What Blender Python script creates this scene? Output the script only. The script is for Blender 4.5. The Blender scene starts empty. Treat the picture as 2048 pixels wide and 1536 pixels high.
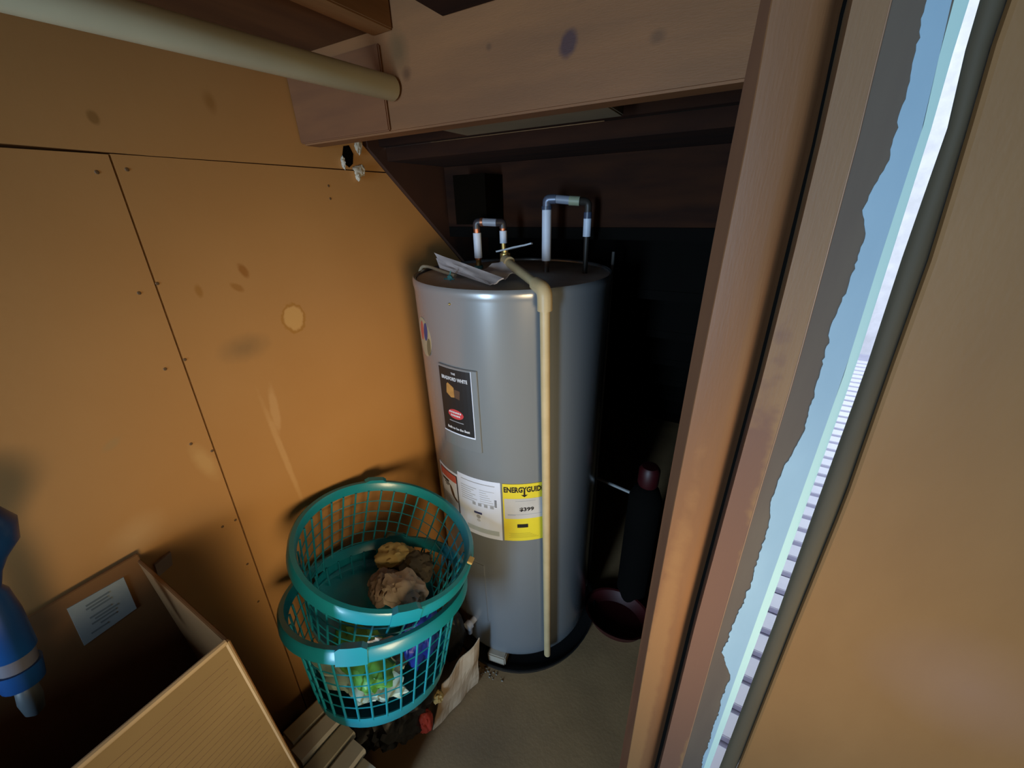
import bpy, bmesh, math, random
from mathutils import Vector, Matrix, noise
R = math.radians
random.seed(7)
C = bpy.context.scene.collection
scn = bpy.context.scene

# ------------------------------------------------------------------ camera
P, RO, HD = R(25.2), R(1.6), R(30.0)
f = Vector((-math.sin(HD)*math.cos(P), math.cos(HD)*math.cos(P), -math.sin(P)))
r0 = Vector((math.cos(HD), math.sin(HD), 0)); u0 = r0.cross(f)
r = r0*math.cos(RO) - u0*math.sin(RO); u = u0*math.cos(RO) + r0*math.sin(RO)
cam = bpy.data.cameras.new('camera'); cam.sensor_width = 36; cam.lens = 769/2048*36; cam.clip_start = .01
co = bpy.data.objects.new('camera', cam); C.objects.link(co)
co.matrix_world = Matrix(((r.x, u.x, -f.x, 0), (r.y, u.y, -f.y, 0), (r.z, u.z, -f.z, 1.43), (0, 0, 0, 1)))
scn.camera = co
# ------------------------------------------------------------------ world, light, exposure
scn.view_settings.view_transform = 'Standard'; scn.view_settings.look = 'None'
scn.view_settings.exposure = 0.0; scn.view_settings.gamma = 1; scn.view_settings.use_curve_mapping = False
w = bpy.data.worlds.new('world'); scn.world = w; w.use_nodes = True
w.node_tree.nodes['Background'].inputs[0].default_value = (.82, .95, 1.0, 1)
w.node_tree.nodes['Background'].inputs[1].default_value = 1.7
def area(name, loc, target, sx, sy, power, col):
    l = bpy.data.lights.new(name, 'AREA'); l.shape = 'RECTANGLE'; l.size = sx; l.size_y = sy
    l.energy = power; l.color = col
    o = bpy.data.objects.new(name, l); C.objects.link(o); o.location = loc
    o.rotation_euler = (Vector(target)-Vector(loc)).to_track_quat('-Z', 'Z').to_euler()
    return o
area('doorway_daylight', (-.42, -2.05, .92), (-.40, 1.0, .85), .32, 1.3, 54.0, (.48, .73, 1.0))
lamp = area('room_lamp', (.66, -.36, .98), (-.81, .70, .84), .46, .52, 2.5, (1.0, .76, .44)); lamp.data.spread = R(58)

# ------------------------------------------------------------------ materials
def new_mat(name):
    m = bpy.data.materials.new(name); m.use_nodes = True
    return m, m.node_tree, m.node_tree.nodes['Principled BSDF']
def mixrgb(nt, fac, a, b):
    n = nt.nodes.new('ShaderNodeMix'); n.data_type = 'RGBA'
    for s, v in ((n.inputs[0], fac), (n.inputs[6], a), (n.inputs[7], b)):
        if isinstance(v, (tuple, float, int)): s.default_value = v if not isinstance(v, tuple) else (*v, 1)[:4]
        else: nt.links.new(v, s)
    return n.outputs[2]
def mth(nt, op, a, b=0.0, c=0.0, clamp=False):
    n = nt.nodes.new('ShaderNodeMath'); n.operation = op; n.use_clamp = clamp
    for s, v in zip(n.inputs, (a, b, c)):
        if isinstance(v, (float, int)): s.default_value = v
        else: nt.links.new(v, s)
    return n.outputs[0]
def noise_f(nt, scale, stretch=(1, 1, 1), detail=4, rough=.55):
    tc = nt.nodes.new('ShaderNodeTexCoord'); mp = nt.nodes.new('ShaderNodeMapping'); mp.inputs['Scale'].default_value = stretch
    nt.links.new(tc.outputs['Object'], mp.inputs[0])
    n = nt.nodes.new('ShaderNodeTexNoise'); n.inputs['Scale'].default_value = scale; n.inputs['Detail'].default_value = detail
    n.inputs['Roughness'].default_value = rough
    nt.links.new(mp.outputs[0], n.inputs['Vector'])
    return n.outputs[0]
def ramp(nt, v, lo, hi):
    n = nt.nodes.new('ShaderNodeMapRange'); nt.links.new(v, n.inputs[0])
    n.inputs[1].default_value = lo; n.inputs[2].default_value = hi
    return n.outputs[0]
def bump(nt, b, h, strength, dist=.002):
    n = nt.nodes.new('ShaderNodeBump'); n.inputs['Strength'].default_value = strength; n.inputs['Distance'].default_value = dist
    nt.links.new(h, n.inputs['Height']); nt.links.new(n.outputs[0], b.inputs['Normal'])
def mat(name, c, rough=.6, c2=None, scale=8, stretch=(1, 1, 1), bmp=0, spec=.5, metal=0, coat=0, emit=None, alpha=None):
    m, nt, b = new_mat(name)
    c2 = c2 or tuple(x*.82 for x in c)
    n = noise_f(nt, scale, stretch)
    nt.links.new(mixrgb(nt, ramp(nt, n, .35, .68), c2, c), b.inputs['Base Color'])
    b.inputs['Roughness'].default_value = rough; b.inputs['Specular IOR Level'].default_value = spec
    b.inputs['Metallic'].default_value = metal; b.inputs['Coat Weight'].default_value = coat
    b.inputs['Coat Roughness'].default_value = .12
    if bmp: bump(nt, b, n, bmp)
    return m
def stained(name, base, base2, stains, rough=.55, scale=3.0, spec=.3, axes=(1, 2), bmp=.1, stretch=(1, 1, 1), wob=60):
    """procedural colour with stains or painted light of their own shape: (a, b, ra, rb, rot, soft, colour, strength, ring)"""
    m, nt, b = new_mat(name)
    n = noise_f(nt, scale, stretch, 5)
    col = mixrgb(nt, ramp(nt, n, .32, .7), base2, base)
    tc = nt.nodes.new('ShaderNodeTexCoord'); sp = nt.nodes.new('ShaderNodeSeparateXYZ'); nt.links.new(tc.outputs['Object'], sp.inputs[0])
    A, B = sp.outputs[axes[0]], sp.outputs[axes[1]]
    wn = noise_f(nt, wob, (1, 1, 1), 3); wn = mth(nt, 'SUBTRACT', wn, .5)
    for (a, bb, ra, rb, rot, soft, c, k, ring) in stains:
        da = mth(nt, 'SUBTRACT', A, a); db = mth(nt, 'SUBTRACT', B, bb)
        cs, sn = math.cos(R(rot)), math.sin(R(rot))
        x = mth(nt, 'ADD', mth(nt, 'MULTIPLY', da, cs/ra), mth(nt, 'MULTIPLY', db, sn/ra))
        y = mth(nt, 'ADD', mth(nt, 'MULTIPLY', da, -sn/rb), mth(nt, 'MULTIPLY', db, cs/rb))
        d = mth(nt, 'SQRT', mth(nt, 'ADD', mth(nt, 'MULTIPLY', x, x), mth(nt, 'MULTIPLY', y, y)))
        d = mth(nt, 'ADD', d, mth(nt, 'MULTIPLY', wn, .6))
        if ring: d = mth(nt, 'ADD', mth(nt, 'MULTIPLY', mth(nt, 'ABSOLUTE', mth(nt, 'SUBTRACT', d, 1.0)), 1/ring), 0.0)
        fac = nt.nodes.new('ShaderNodeMapRange'); nt.links.new(d, fac.inputs[0])
        fac.inputs[1].default_value = 1+soft; fac.inputs[2].default_value = max(0, 1-soft); fac.inputs[3].default_value = 0; fac.inputs[4].default_value = k
        col = mixrgb(nt, fac.outputs[0], col, c)
    nt.links.new(col, b.inputs['Base Color'])
    b.inputs['Roughness'].default_value = rough; b.inputs['Specular IOR Level'].default_value = spec
    fine = noise_f(nt, 90, stretch, 3); bump(nt, b, fine, bmp)
    return m
DK = (.10, .045, .018)
wall_m = stained('painted_drywall', (.50, .265, .096), (.46, .235, .08), [
    (.473, 1.218, .021, .026, 0, .12, (.66, .40, .15), .75, 0),
    (.473, 1.218, .024, .030, 0, .5, (.40, .19, .035), .75, .10),
    (.402, 1.327, .007, .013, 20, .3, (.33, .13, .025), .8, 0),
    (.382, 1.300, .012, .006, -40, .3, (.35, .15, .03), .7, 0),
    (.320, 1.305, .005, .010, 0, .4, (.36, .16, .03), .7, 0),
    (.361, 1.187, .034, .018, 0, .7, (.27, .16, .07), .7, 0),
    (.378, 1.04, .009, .05, -6, .25, (.64, .40, .19), .45, 0),
    (.366, .93, .006, .13, 3, .35, (.62, .38, .17), .5, 0),
    (.272, 1.551, .006, .008, 0, .3, (.28, .14, .04), .8, 0),
    (.431, 1.593, .008, .013, 0, .5, (.32, .14, .03), .6, 0),
    (.13, 1.10, .012, .006, 30, .4, (.42, .25, .10), .7, 0),
    (.10, .93, .03, .02, 30, .9, (.60, .38, .18), .5, 0),
    (.23, 1.00, .012, .035, 10, .5, (.62, .39, .16), .5, 0),
], rough=.5, bmp=.06, spec=.35)
backing_m = mat('wall_backing', (.16, .085, .03), .9)
beam_m = stained('beam_pine', (.25, .105, .038), (.17, .074, .030), [
    (-.241, 1.612, .011, .014, -30, .25, (.055, .025, .028), .9, 0),
    (-.528, 1.652, .016, .022, 10, .6, (.10, .055, .02), .7, 0),
    (-.515, 1.620, .008, .008, 0, .5, (.10, .04, .015), .8, 0),
    (-.224, 1.668, .014, .014, 0, .5, (.09, .05, .025), .7, 0),
    (-.36, 1.628, .004, .004, 0, .5, (.10, .045, .02), .7, 0),
    (-.13, 1.60, .008, .006, 0, .5, (.10, .045, .02), .6, 0),
], rough=.6, scale=2.2, axes=(0, 2), stretch=(1.2, 8, 8), bmp=.12, wob=70)
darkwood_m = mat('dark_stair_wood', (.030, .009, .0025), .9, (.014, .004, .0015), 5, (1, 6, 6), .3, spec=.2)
ceil_m = mat('ceiling_plywood', (.13, .052, .017), .75, (.085, .032, .011), 4, (5, 1, 1), .1, spec=.2)
joist_m = mat('joist_pine', (.30, .135, .045), .7, (.22, .095, .03), 5, (8, 1, 8), .1, spec=.2)
unlit_m = mat('unlit_near_black', (.003, .0025, .002), .95, spec=.1)  # near-black colour stands in for depth that light does not reach
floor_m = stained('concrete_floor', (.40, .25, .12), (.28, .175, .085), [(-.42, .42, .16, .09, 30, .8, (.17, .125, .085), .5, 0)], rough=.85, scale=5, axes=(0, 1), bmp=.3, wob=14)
post_m = stained('brown_painted_post', (.24, .11, .046), (.195, .09, .04), [
    (.004, .42, .016, .62, 0, .2, (.30, .150, .060), .8, 0)], rough=.5, scale=4, axes=(0, 2), bmp=.12, stretch=(5, 5, .6), wob=40)  # orange lower patch paints warm bounced light onto the post
strip_m = mat('brown_stop_strip', (.13, .055, .025), .8, (.10, .04, .02), 5, (6, 6, .6), .1, spec=.15)
jamb_m = stained('brown_painted_jamb', (.27, .155, .075), (.23, .125, .062), [
    (.055, .6, .03, .66, 0, .06, (.165, .082, .058), .85, 0)], rough=.5, scale=4, axes=(0, 2), bmp=.1, stretch=(5, 5, .6), wob=25)
olive_m = mat('bare_olive_jamb', (.125, .095, .068), .7, (.10, .072, .055), 6, (4, 4, .6), .1)  # darker olive-brown jamb face beside the pale paint
bluepaint_m = mat('pale_blue_paint', (.34, .50, .62), .45, (.29, .44, .56), 7, (2, 2, .8), .08)
greenstrip_m = mat('daylit_pale_edge', (.55, .78, .74), .4, (.52, .74, .70), 6, (3, 3, .5), .05)  # high albedo paints in the daylight coming from behind the strip
rubber_m = mat('olive_weatherstrip', (.082, .066, .040), .75, (.068, .055, .034), 9, (3, 3, .4), .1)
door_m = stained('brown_door_paint', (.27, .145, .056), (.235, .122, .046), [
    (.30, .95, .05, .05, 0, .9, (.27, .16, .11), .6, 0)], rough=.5, scale=3.5, axes=(0, 2), bmp=.08, stretch=(2.5, 1, 1), wob=10)
jacket_m, nt, b = new_mat('grey_enamel')
b.inputs['Base Color'].default_value = (.175, .195, .215, 1); b.inputs['Roughness'].default_value = .27; b.inputs['IOR'].default_value = 2.1
b.inputs['Coat Weight'].default_value = .8; b.inputs['Coat Roughness'].default_value = .2
n = noise_f(nt, 5, (1, 1, .5)); bump(nt, b, n, .12, .004)
cap_m = mat('dusty_grey_steel', (.62, .60, .56), .6, (.50, .48, .45), 12)
black_m = mat('black_plastic', (.012, .012, .013), .5)
blackp_m = mat('black_print', (.015, .013, .013), .45)
white_m = mat('white_label', (.62, .70, .88), .5, (.60, .68, .86))
whitepl_m = mat('white_plastic', (.62, .66, .74), .45)
greyp_m = mat('grey_print', (.33, .36, .42), .6)
yellow_m = mat('yellow_label', (.68, .58, .03), .5, (.62, .52, .03))
redp_m = mat('salmon_print', (.50, .10, .07), .5)
redlogo_m = mat('red_print', (.55, .05, .06), .5)
orangep_m = mat('tan_print', (.50, .27, .07), .5, (.34, .17, .05), 40)
brownp_m = mat('brown_print', (.09, .05, .03), .5)
bluep_m = mat('blue_print', (.04, .05, .16), .5)
cpvc_m = mat('cream_pipe_plastic', (.55, .43, .24), .45, (.48, .37, .20), 20)
brass_m = mat('brass', (.45, .33, .12), .35, metal=.8)
copper_m = mat('copper', (.45, .17, .09), .35, metal=.8)
pipewhite_m = mat('white_pipe_sleeve', (.62, .68, .80), .45)
lever_m = mat('grey_blue_lever', (.30, .35, .42), .4)
greenpl_m = mat('green_wire_nut', (.05, .22, .22), .5)
cable_m = mat('beige_cable', (.42, .34, .22), .5)
dirtywhite_m = mat('grey_wire', (.20, .20, .19), .5)
teal_m = mat('teal_plastic', (.008, .25, .34), .32, (.007, .22, .31), 6, coat=.2)
blue_m = mat('blue_plastic', (.006, .07, .27), .4, (.005, .05, .20))
bluebag_m = mat('blue_film', (.01, .04, .36), .35, (.01, .02, .2), 20)
greenfilm_m = mat('green_film', (.10, .34, .06), .4, (.07, .24, .05), 20)
paleteal_m = mat('pale_film', (.42, .55, .48), .4, (.25, .40, .36), 25)
cloth_m = mat('tan_paper', (.62, .52, .42), .85, (.50, .40, .30), 15, bmp=.3)
foam_m = mat('yellow_foam', (.62, .47, .20), .9, (.52, .38, .14), 25, bmp=.3)
clothd_m = mat('brown_cloth', (.34, .25, .19), .9, (.26, .18, .13), 15, bmp=.3)
card_m = mat('carton_board', (.25, .18, .088), .8, (.22, .155, .075), 6, spec=.2)
cardin_m = mat('carton_board_inside', (.22, .11, .045), .85, (.18, .09, .035), 6, spec=.15)
cardl_m = mat('pale_carton_paper', (.60, .46, .32), .85, (.52, .39, .26), 30, spec=.2)
bag_m = mat('black_bag_film', (.006, .006, .006), .42, bmp=.1, scale=30)
vinyl_m = mat('grey_vinyl', (.68, .66, .54), .5, (.60, .58, .47), 15)
vinylw_m = mat('white_vinyl_edge', (.90, .90, .84), .5)
paper_m = mat('folded_paper', (.58, .53, .52), .6, (.50, .46, .45), 20)
papers_m = mat('white_sheet', (.72, .72, .80), .6)
rod_m = mat('galvanised_rod', (.60, .56, .38), .42, (.52, .48, .33), 9, (1, 1, 1), spec=.4)
red_m = mat('dark_red_plastic', (.045, .002, .003), .5)
redc_m = mat('red_card', (.50, .045, .025), .6)
nail_m = mat('nail_steel', (.14, .075, .03), .6)
tornp_m = mat('torn_paper_white', (.50, .45, .36), .9)
hole_m = mat('hole_dark', (.004, .003, .002), 1.0, spec=0)
slick_m = mat('grey_blob_plastic', (.12, .15, .17), .45)
band_m = mat('grey_band', (.13, .14, .19), .5)
siding_m = mat('white_siding', (.80, .78, .86), .6)
deck_m = mat('pale_deck_paint', (.78, .76, .90), .6, (.72, .70, .86))
deckgap_m = mat('deck_underside', (.55, .53, .70), .8)
labelgrey_m = mat('faded_label', (.34, .40, .42), .7, (.30, .36, .38), 30)
labelprint_m = mat('faded_print', (.19, .24, .26), .7)

# ------------------------------------------------------------------ helpers
OFF = {}
def obj(name, bm, m, parent=None, smooth=False, local=False):
    if isinstance(bm, bmesh.types.BMesh):
        me = bpy.data.meshes.new(name); bm.normal_update(); bm.to_mesh(me); bm.free()
    else: me = bm
    for x in (m if isinstance(m, (list, tuple)) else [m]): me.materials.append(x)
    if smooth:
        for p in me.polygons: p.use_smooth = True
        me.set_sharp_from_angle(angle=R(40))
    o = bpy.data.objects.new(name, me); C.objects.link(o)
    if parent is not None:
        o.parent = parent
        off = OFF.get(parent.name, Vector())
        if not local: me.transform(Matrix.Translation(-off))
        OFF[o.name] = off
    return o
def thing(name, label, cat, loc=(0, 0, 0), group=None, mw=None):
    o = bpy.data.objects.new(name, None); C.objects.link(o); o.empty_display_size = .05
    if mw is not None: o.matrix_world = mw
    else: o.location = loc
    OFF[o.name] = Vector(loc)
    o['label'] = label; o['category'] = cat
    if group: o['group'] = group
    return o
def tag(o, label, cat, group=None, kind=None):
    # give a single-mesh thing an origin at the base centre of its mesh
    vs = [v.co for v in o.data.vertices]
    c = Vector((sum(v.x for v in vs)/len(vs), sum(v.y for v in vs)/len(vs), min(v.z for v in vs)))
    o.data.transform(Matrix.Translation(-c)); o.location = c; OFF[o.name] = c
    o['label'] = label; o['category'] = cat
    if group: o['group'] = group
    if kind: o['kind'] = kind
    return o
def struct(name, bm, m, parent=None, **k):
    o = obj(name, bm, m, parent, **k)
    if parent is None: o['kind'] = 'structure'
    return o
def B(): return bmesh.new()
def box(bm, lo, hi, bevel=0, mi=0):
    lo, hi = Vector(lo), Vector(hi)
    g = bmesh.ops.create_cube(bm, size=1, matrix=Matrix.Translation((lo+hi)/2) @ Matrix.Diagonal((*(hi-lo), 1)))
    fs = list({f_ for v in g['verts'] for f_ in v.link_faces})
    for f_ in fs: f_.material_index = mi
    if bevel: bmesh.ops.bevel(bm, geom=list({e for f_ in fs for e in f_.edges}), offset=bevel, segments=2, affect='EDGES')
    return bm
def prism(bm, pts, axis, a, b_, mi=0):
    """polygon pts in the two other axes, extruded along axis from a to b_"""
    def mk(p, t):
        q = list(p); q.insert(axis, t); return bm.verts.new(q)
    A = [mk(p, a) for p in pts]; D = [mk(p, b_) for p in pts]; n = len(pts)
    fs = [bm.faces.new(A), bm.faces.new(D[::-1])]
    for i in range(n): fs.append(bm.faces.new((A[i], D[i], D[(i+1) % n], A[(i+1) % n])))
    for f_ in fs: f_.material_index = mi
    bmesh.ops.recalc_face_normals(bm, faces=fs)
    return bm
def lathe(bm, prof, c=(0, 0, 0), seg=48, mw=None, mi=0, a0=0):
    rings = []
    for (rr, z) in prof:
        if rr < 1e-6: rings.append([bm.verts.new((c[0], c[1], c[2]+z))])
        else: rings.append([bm.verts.new((c[0]+rr*math.cos(a0+2*math.pi*i/seg), c[1]+rr*math.sin(a0+2*math.pi*i/seg), c[2]+z)) for i in range(seg)])
    fs = []
    for A, D in zip(rings, rings[1:]):
        for i in range(seg):
            j = (i+1) % seg
            q = [A[i % len(A)], A[j % len(A)], D[j % len(D)], D[i % len(D)]]
            q2 = []
            for v in q:
                if v not in q2: q2.append(v)
            if len(q2) > 2: fs.append(bm.faces.new(q2))
    for f_ in fs: f_.material_index = mi
    if mw is not None: bmesh.ops.transform(bm, matrix=mw, verts=[v for g in rings for v in g])
    return bm
def rounded(pts, rad, n=5):
    pts = [Vector(p) for p in pts]; out = [pts[0]]
    for a, b_, c in zip(pts, pts[1:], pts[2:]):
        d1 = (a-b_).normalized(); d2 = (c-b_).normalized(); k = min(rad, (a-b_).length*.45, (c-b_).length*.45)
        p, q = b_+d1*k, b_+d2*k
        for i in range(n+1):
            t = i/n; out.append(p*(1-t)**2+b_*2*t*(1-t)+q*t*t)
    return out+[pts[-1]]
def tube(bm, pts, rad, seg=12, mi=0, cap=True):
    pts = [Vector(p) for p in pts]
    rads = rad if isinstance(rad, (list, tuple)) else [rad]*len(pts)
    T = [((pts[min(i+1, len(pts)-1)]-pts[max(i-1, 0)]).normalized()) for i in range(len(pts))]
    nrm = T[0].orthogonal().normalized(); rings = []
    for p, t, rr in zip(pts, T, rads):
        nrm = (nrm-t*nrm.dot(t)).normalized(); bi = t.cross(nrm)
        rings.append([bm.verts.new(p+rr*(math.cos(2*math.pi*i/seg)*nrm+math.sin(2*math.pi*i/seg)*bi)) for i in range(seg)])
    for A, D in zip(rings, rings[1:]):
        for i in range(seg): bm.faces.new((A[i], A[(i+1) % seg], D[(i+1) % seg], D[i])).material_index = mi
    if cap: bm.faces.new(rings[0][::-1]).material_index = mi; bm.faces.new(rings[-1]).material_index = mi
    return bm
def blob(bm, c, rad, sub=4, amp=.2, fr=3, seed=0, flat=None, rot=0, crease=0):
    g = bmesh.ops.create_icosphere(bm, subdivisions=sub, radius=1)
    M = Matrix.Rotation(R(rot), 3, 'Z')
    for v in g['verts']:
        d = v.co.copy(); s = Vector((seed*7.1, seed*3.3, seed*1.7))
        k = 1+amp*noise.noise(d*fr+s)+amp*.5*noise.noise(d*fr*2.3+s)
        if crease: k -= crease*abs(noise.noise(d*fr*2.7-s))+crease*.5*abs(noise.noise(d*fr*6-s))
        p = Vector((d.x*rad[0], d.y*rad[1], d.z*rad[2]))*k
        if flat is not None and p.z < flat: p.z = flat
        v.co = M @ p+Vector(c)
    return bm
def sheet(bm, quad, th, nu=10, nv=6, amp=0, seed=0, mi=0):
    """a slightly buckled sheet spanning four corners, with thickness"""
    a, b_, c, d = [Vector(p) for p in quad]; nn = (b_-a).cross(d-a).normalized()
    L = []
    for s in (0, 1):
        g = [[None]*(nv+1) for _ in range(nu+1)]
        for i in range(nu+1):
            for j in range(nv+1):
                U, V_ = i/nu, j/nv
                p = (a*(1-U)+b_*U)*(1-V_)+(d*(1-U)+c*U)*V_
                p += nn*(amp*noise.noise(Vector((U*3, V_*3, seed)))+(th if s else 0))
                g[i][j] = bm.verts.new(p)
        L.append(g)
    lo, hi = L
    for i in range(nu):
        for j in range(nv):
            bm.faces.new((lo[i][j], lo[i][j+1], lo[i+1][j+1], lo[i+1][j]))
            bm.faces.new((hi[i][j], hi[i+1][j], hi[i+1][j+1], hi[i][j+1]))
    per = [(i, 0) for i in range(nu)]+[(nu, j) for j in range(nv)]+[(i, nv) for i in range(nu, 0, -1)]+[(0, j) for j in range(nv, 0, -1)]
    for k in range(len(per)):
        p, q = per[k], per[(k+1) % len(per)]
        bm.faces.new((lo[p[0]][p[1]], lo[q[0]][q[1]], hi[q[0]][q[1]], hi[p[0]][p[1]]))
    for f_ in bm.faces: f_.material_index = mi
    return bm
def edge_x(E_, z):
    """x of a bowed vertical edge given as (x, z) points, at height z"""
    E_ = sorted(E_, key=lambda e: e[1])
    if z <= E_[0][1]: return E_[0][0]+(E_[0][0]-E_[1][0])*min(1, (E_[0][1]-z)/.5)*.3
    if z >= E_[-1][1]: return E_[-1][0]
    for (x0, z0), (x1, z1) in zip(E_, E_[1:]):
        if z0 <= z <= z1: return x0+(x1-x0)*(z-z0)/(z1-z0)
def plank(bm, L, Rr, yf, yb, z0=0, z1=1.84, n=40, sl=0, sr=0, rnd=0, jag=0, mi=0):
    """vertical board between two bowed edges; sl / sr shift the back corners; rnd rounds the front"""
    rows = []
    for i in range(n+1):
        z = z0+(z1-z0)*i/n
        xl, xr = edge_x(L, z), edge_x(Rr, z)
        if jag: xl += jag*(noise.noise(Vector((3.3, z*30, 0)))*.5+noise.noise(Vector((1.3, z*110, 2)))*.5+noise.noise(Vector((5.3, z*240, 4)))*.4)
        w_ = xr-xl; pr = [(xl+sl, yb)]
        if rnd:
            for k in range(7):
                a = math.pi*(1-k/6); pr.append(((xl+xr)/2+w_/2*math.cos(a), yf+rnd*(1-math.sin(a))))
        else: pr += [(xl, yf), (xr, yf)]
        pr.append((xr+sr, yb)); rows.append([bm.verts.new((x, y, z)) for x, y in pr])
    m_ = len(rows[0])
    for A, D in zip(rows, rows[1:]):
        for i in range(m_): bm.faces.new((A[i], A[(i+1) % m_], D[(i+1) % m_], D[i])).material_index = mi
    bm.faces.new(rows[0][::-1]); bm.faces.new(rows[-1])
    bmesh.ops.recalc_face_normals(bm, faces=bm.faces[:])
    return bm

# ------------------------------------------------------------------ the setting
WX = -.81
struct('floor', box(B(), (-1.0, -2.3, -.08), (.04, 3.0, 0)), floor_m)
fl = struct('floor_1', box(B(), (.04, -2.3, -.08), (1.2, .62, 0)), floor_m)
wl = struct('wall_left', box(B(), (-.86, -2.3, 0), (-.826, 3.0, 2.0)), backing_m)
diagz = lambda y: 1.56-.866*(y-.74)
def seam(z): return .205+.0455*z
g = .0014
struct('wall_panel', prism(B(), [(-2.3, 0), (seam(0)-g, 0), (seam(1.507)-g, 1.507), (-2.3, 1.506)], 0, -.826, WX), wall_m, wl)
struct('wall_panel', prism(B(), [(seam(0)+g, 0), (2.52, 0), (.802, 1.5055), (seam(1.507)+g, 1.508)], 0, -.826, WX), wall_m, wl)
struct('wall_panel', prism(B(), [(-2.3, 1.512), (.12, 1.5125), (.32, 1.5088), (.798, 1.5083), (.74, 1.56), (.74, 2.0), (-2.3, 2.0)], 0, -.826, WX+.0015), wall_m, wl)
for y, z in ((.252, 1.484), (.287, 1.489), (.241, 1.317), (.268, 1.327), (.232, 1.191), (.263, 1.197), (.222, 1.046), (.247, 1.015), (.213, .851), (.237, .848), (.225, .731), (.627, 1.474), (.625, 1.449), (.215, .62)):
    k = .0028
    struct('nail', lathe(B(), [(0, .0007), (k*.7, .0006), (k, 0)], seg=10, mw=Matrix.Translation((WX, y, z)) @ Matrix.Rotation(R(90), 4, 'Y')), nail_m, wl)
# torn hole in the drywall under the beam, its depth painted as a black patch
bm = B(); prism(bm, [(.676, 1.533), (.684, 1.553), (.700, 1.556), (.708, 1.540), (.702, 1.520), (.690, 1.512), (.680, 1.518)], 0, WX-.01, WX+.0022)
struct('wall_hole', bm, hole_m, wl)
for k, (y, z, ry, rz) in enumerate(((.722, 1.556, .008, .016), (.712, 1.505, .014, .012), (.723, 1.509, .006, .010), (.672, 1.521, .004, .012), (.706, 1.494, .005, .008))):
    struct('torn_paper', blob(B(), (WX+.006, y, z), (.005, ry, rz), 3, .5, 2.2, k+1), tornp_m, wl, smooth=True)

cw = struct('wall_right', box(B(), (.0, .50, 0), (.035, 3.0, 2.0)), unlit_m)
struct('wall_back', box(B(), (-.826, 2.582, 0), (0, 2.62, 2.0)), unlit_m)
# the room the photographer stands in
rw = B(); box(rw, (1.1, -2.3, 0), (1.14, .5, 2.0)); struct('wall_side', rw, door_m)
rb = B(); box(rb, (-.86, -2.32, 0), (-.75, -2.28, 2.0)); box(rb, (-.15, -2.32, 0), (1.14, -2.28, 2.0)); box(rb, (-.75, -2.32, 1.80), (-.15, -2.28, 2.0)); box(rb, (-.75, -2.32, 0), (-.15, -2.28, .1))
struct('wall_front', rb, door_m)
struct('ceiling', box(B(), (-.86, -2.32, 1.85), (1.14, .90, 1.9)), ceil_m)
struct('ceiling_1', box(B(), (-.81, -2.28, 1.682), (-.575, .584, 1.70)), ceil_m)
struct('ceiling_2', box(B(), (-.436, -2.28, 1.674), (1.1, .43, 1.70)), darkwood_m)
j = obj('ceiling_joist', box(B(), (-.575, -2.28, 1.676), (-.532, .584, 1.77), .002), joist_m); j['kind'] = 'structure'
bmj = obj('ceiling_joist', box(B(), (-.436, .43, 1.674), (0, .585, 1.72), .002), darkwood_m); bmj['kind'] = 'structure'

hb = obj('header_beam', box(B(), (-.808, .585, 1.545), (-.002, .625, 1.85), .003), beam_m)
hb['label'] = 'knotty pine header beam spanning the closet above the tank'; hb['category'] = 'beam'
cl = obj('beam_shade_panel', box(B(), (-.806, .579, 1.547), (-.563, .5845, 1.665), .002), mat('shade_panel_wood', (.17, .062, .018), .8, (.13, .046, .014), 6, (1, 6, 6), .1))  # thin darker panel standing in for a shadow on the beam face
tag(cl, 'thin reddish panel standing in for shadow on the left end of the header beam', 'shadow panel')
sc_ = obj('scrap_board', box(B(), (-.50, .6255, 1.549), (-.20, .72, 1.568), .002), mat('grey_scrap_wood', (.19, .145, .085), .7))
tag(sc_, 'pale greyish scrap board tucked behind the bottom of the header beam', 'board')

# staircase seen from underneath
st = thing('staircase', 'dark underside of a wooden staircase sloping down behind the tank', 'stairs', (-.4, 1.6, 0))
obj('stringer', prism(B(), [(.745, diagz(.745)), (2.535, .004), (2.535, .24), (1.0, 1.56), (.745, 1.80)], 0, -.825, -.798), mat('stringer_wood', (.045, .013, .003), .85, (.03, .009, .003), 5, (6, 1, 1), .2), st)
for k in range(8):
    y0, z0 = .82+.22*k, 1.53-.19*k
    wm_ = darkwood_m if k < 1 else unlit_m  # steps past the first are coloured near-black as unlit
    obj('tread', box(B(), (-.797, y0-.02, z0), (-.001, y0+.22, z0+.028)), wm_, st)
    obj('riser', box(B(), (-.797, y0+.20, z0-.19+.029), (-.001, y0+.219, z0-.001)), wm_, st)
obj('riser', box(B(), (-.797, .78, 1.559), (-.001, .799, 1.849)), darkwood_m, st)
obj('dark_hole_block', box(B(), (-.70, .93, 1.38), (-.60, 1.018, 1.50)), hole_m, st)  # black block standing in for an unlit hole under the stairs

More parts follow.
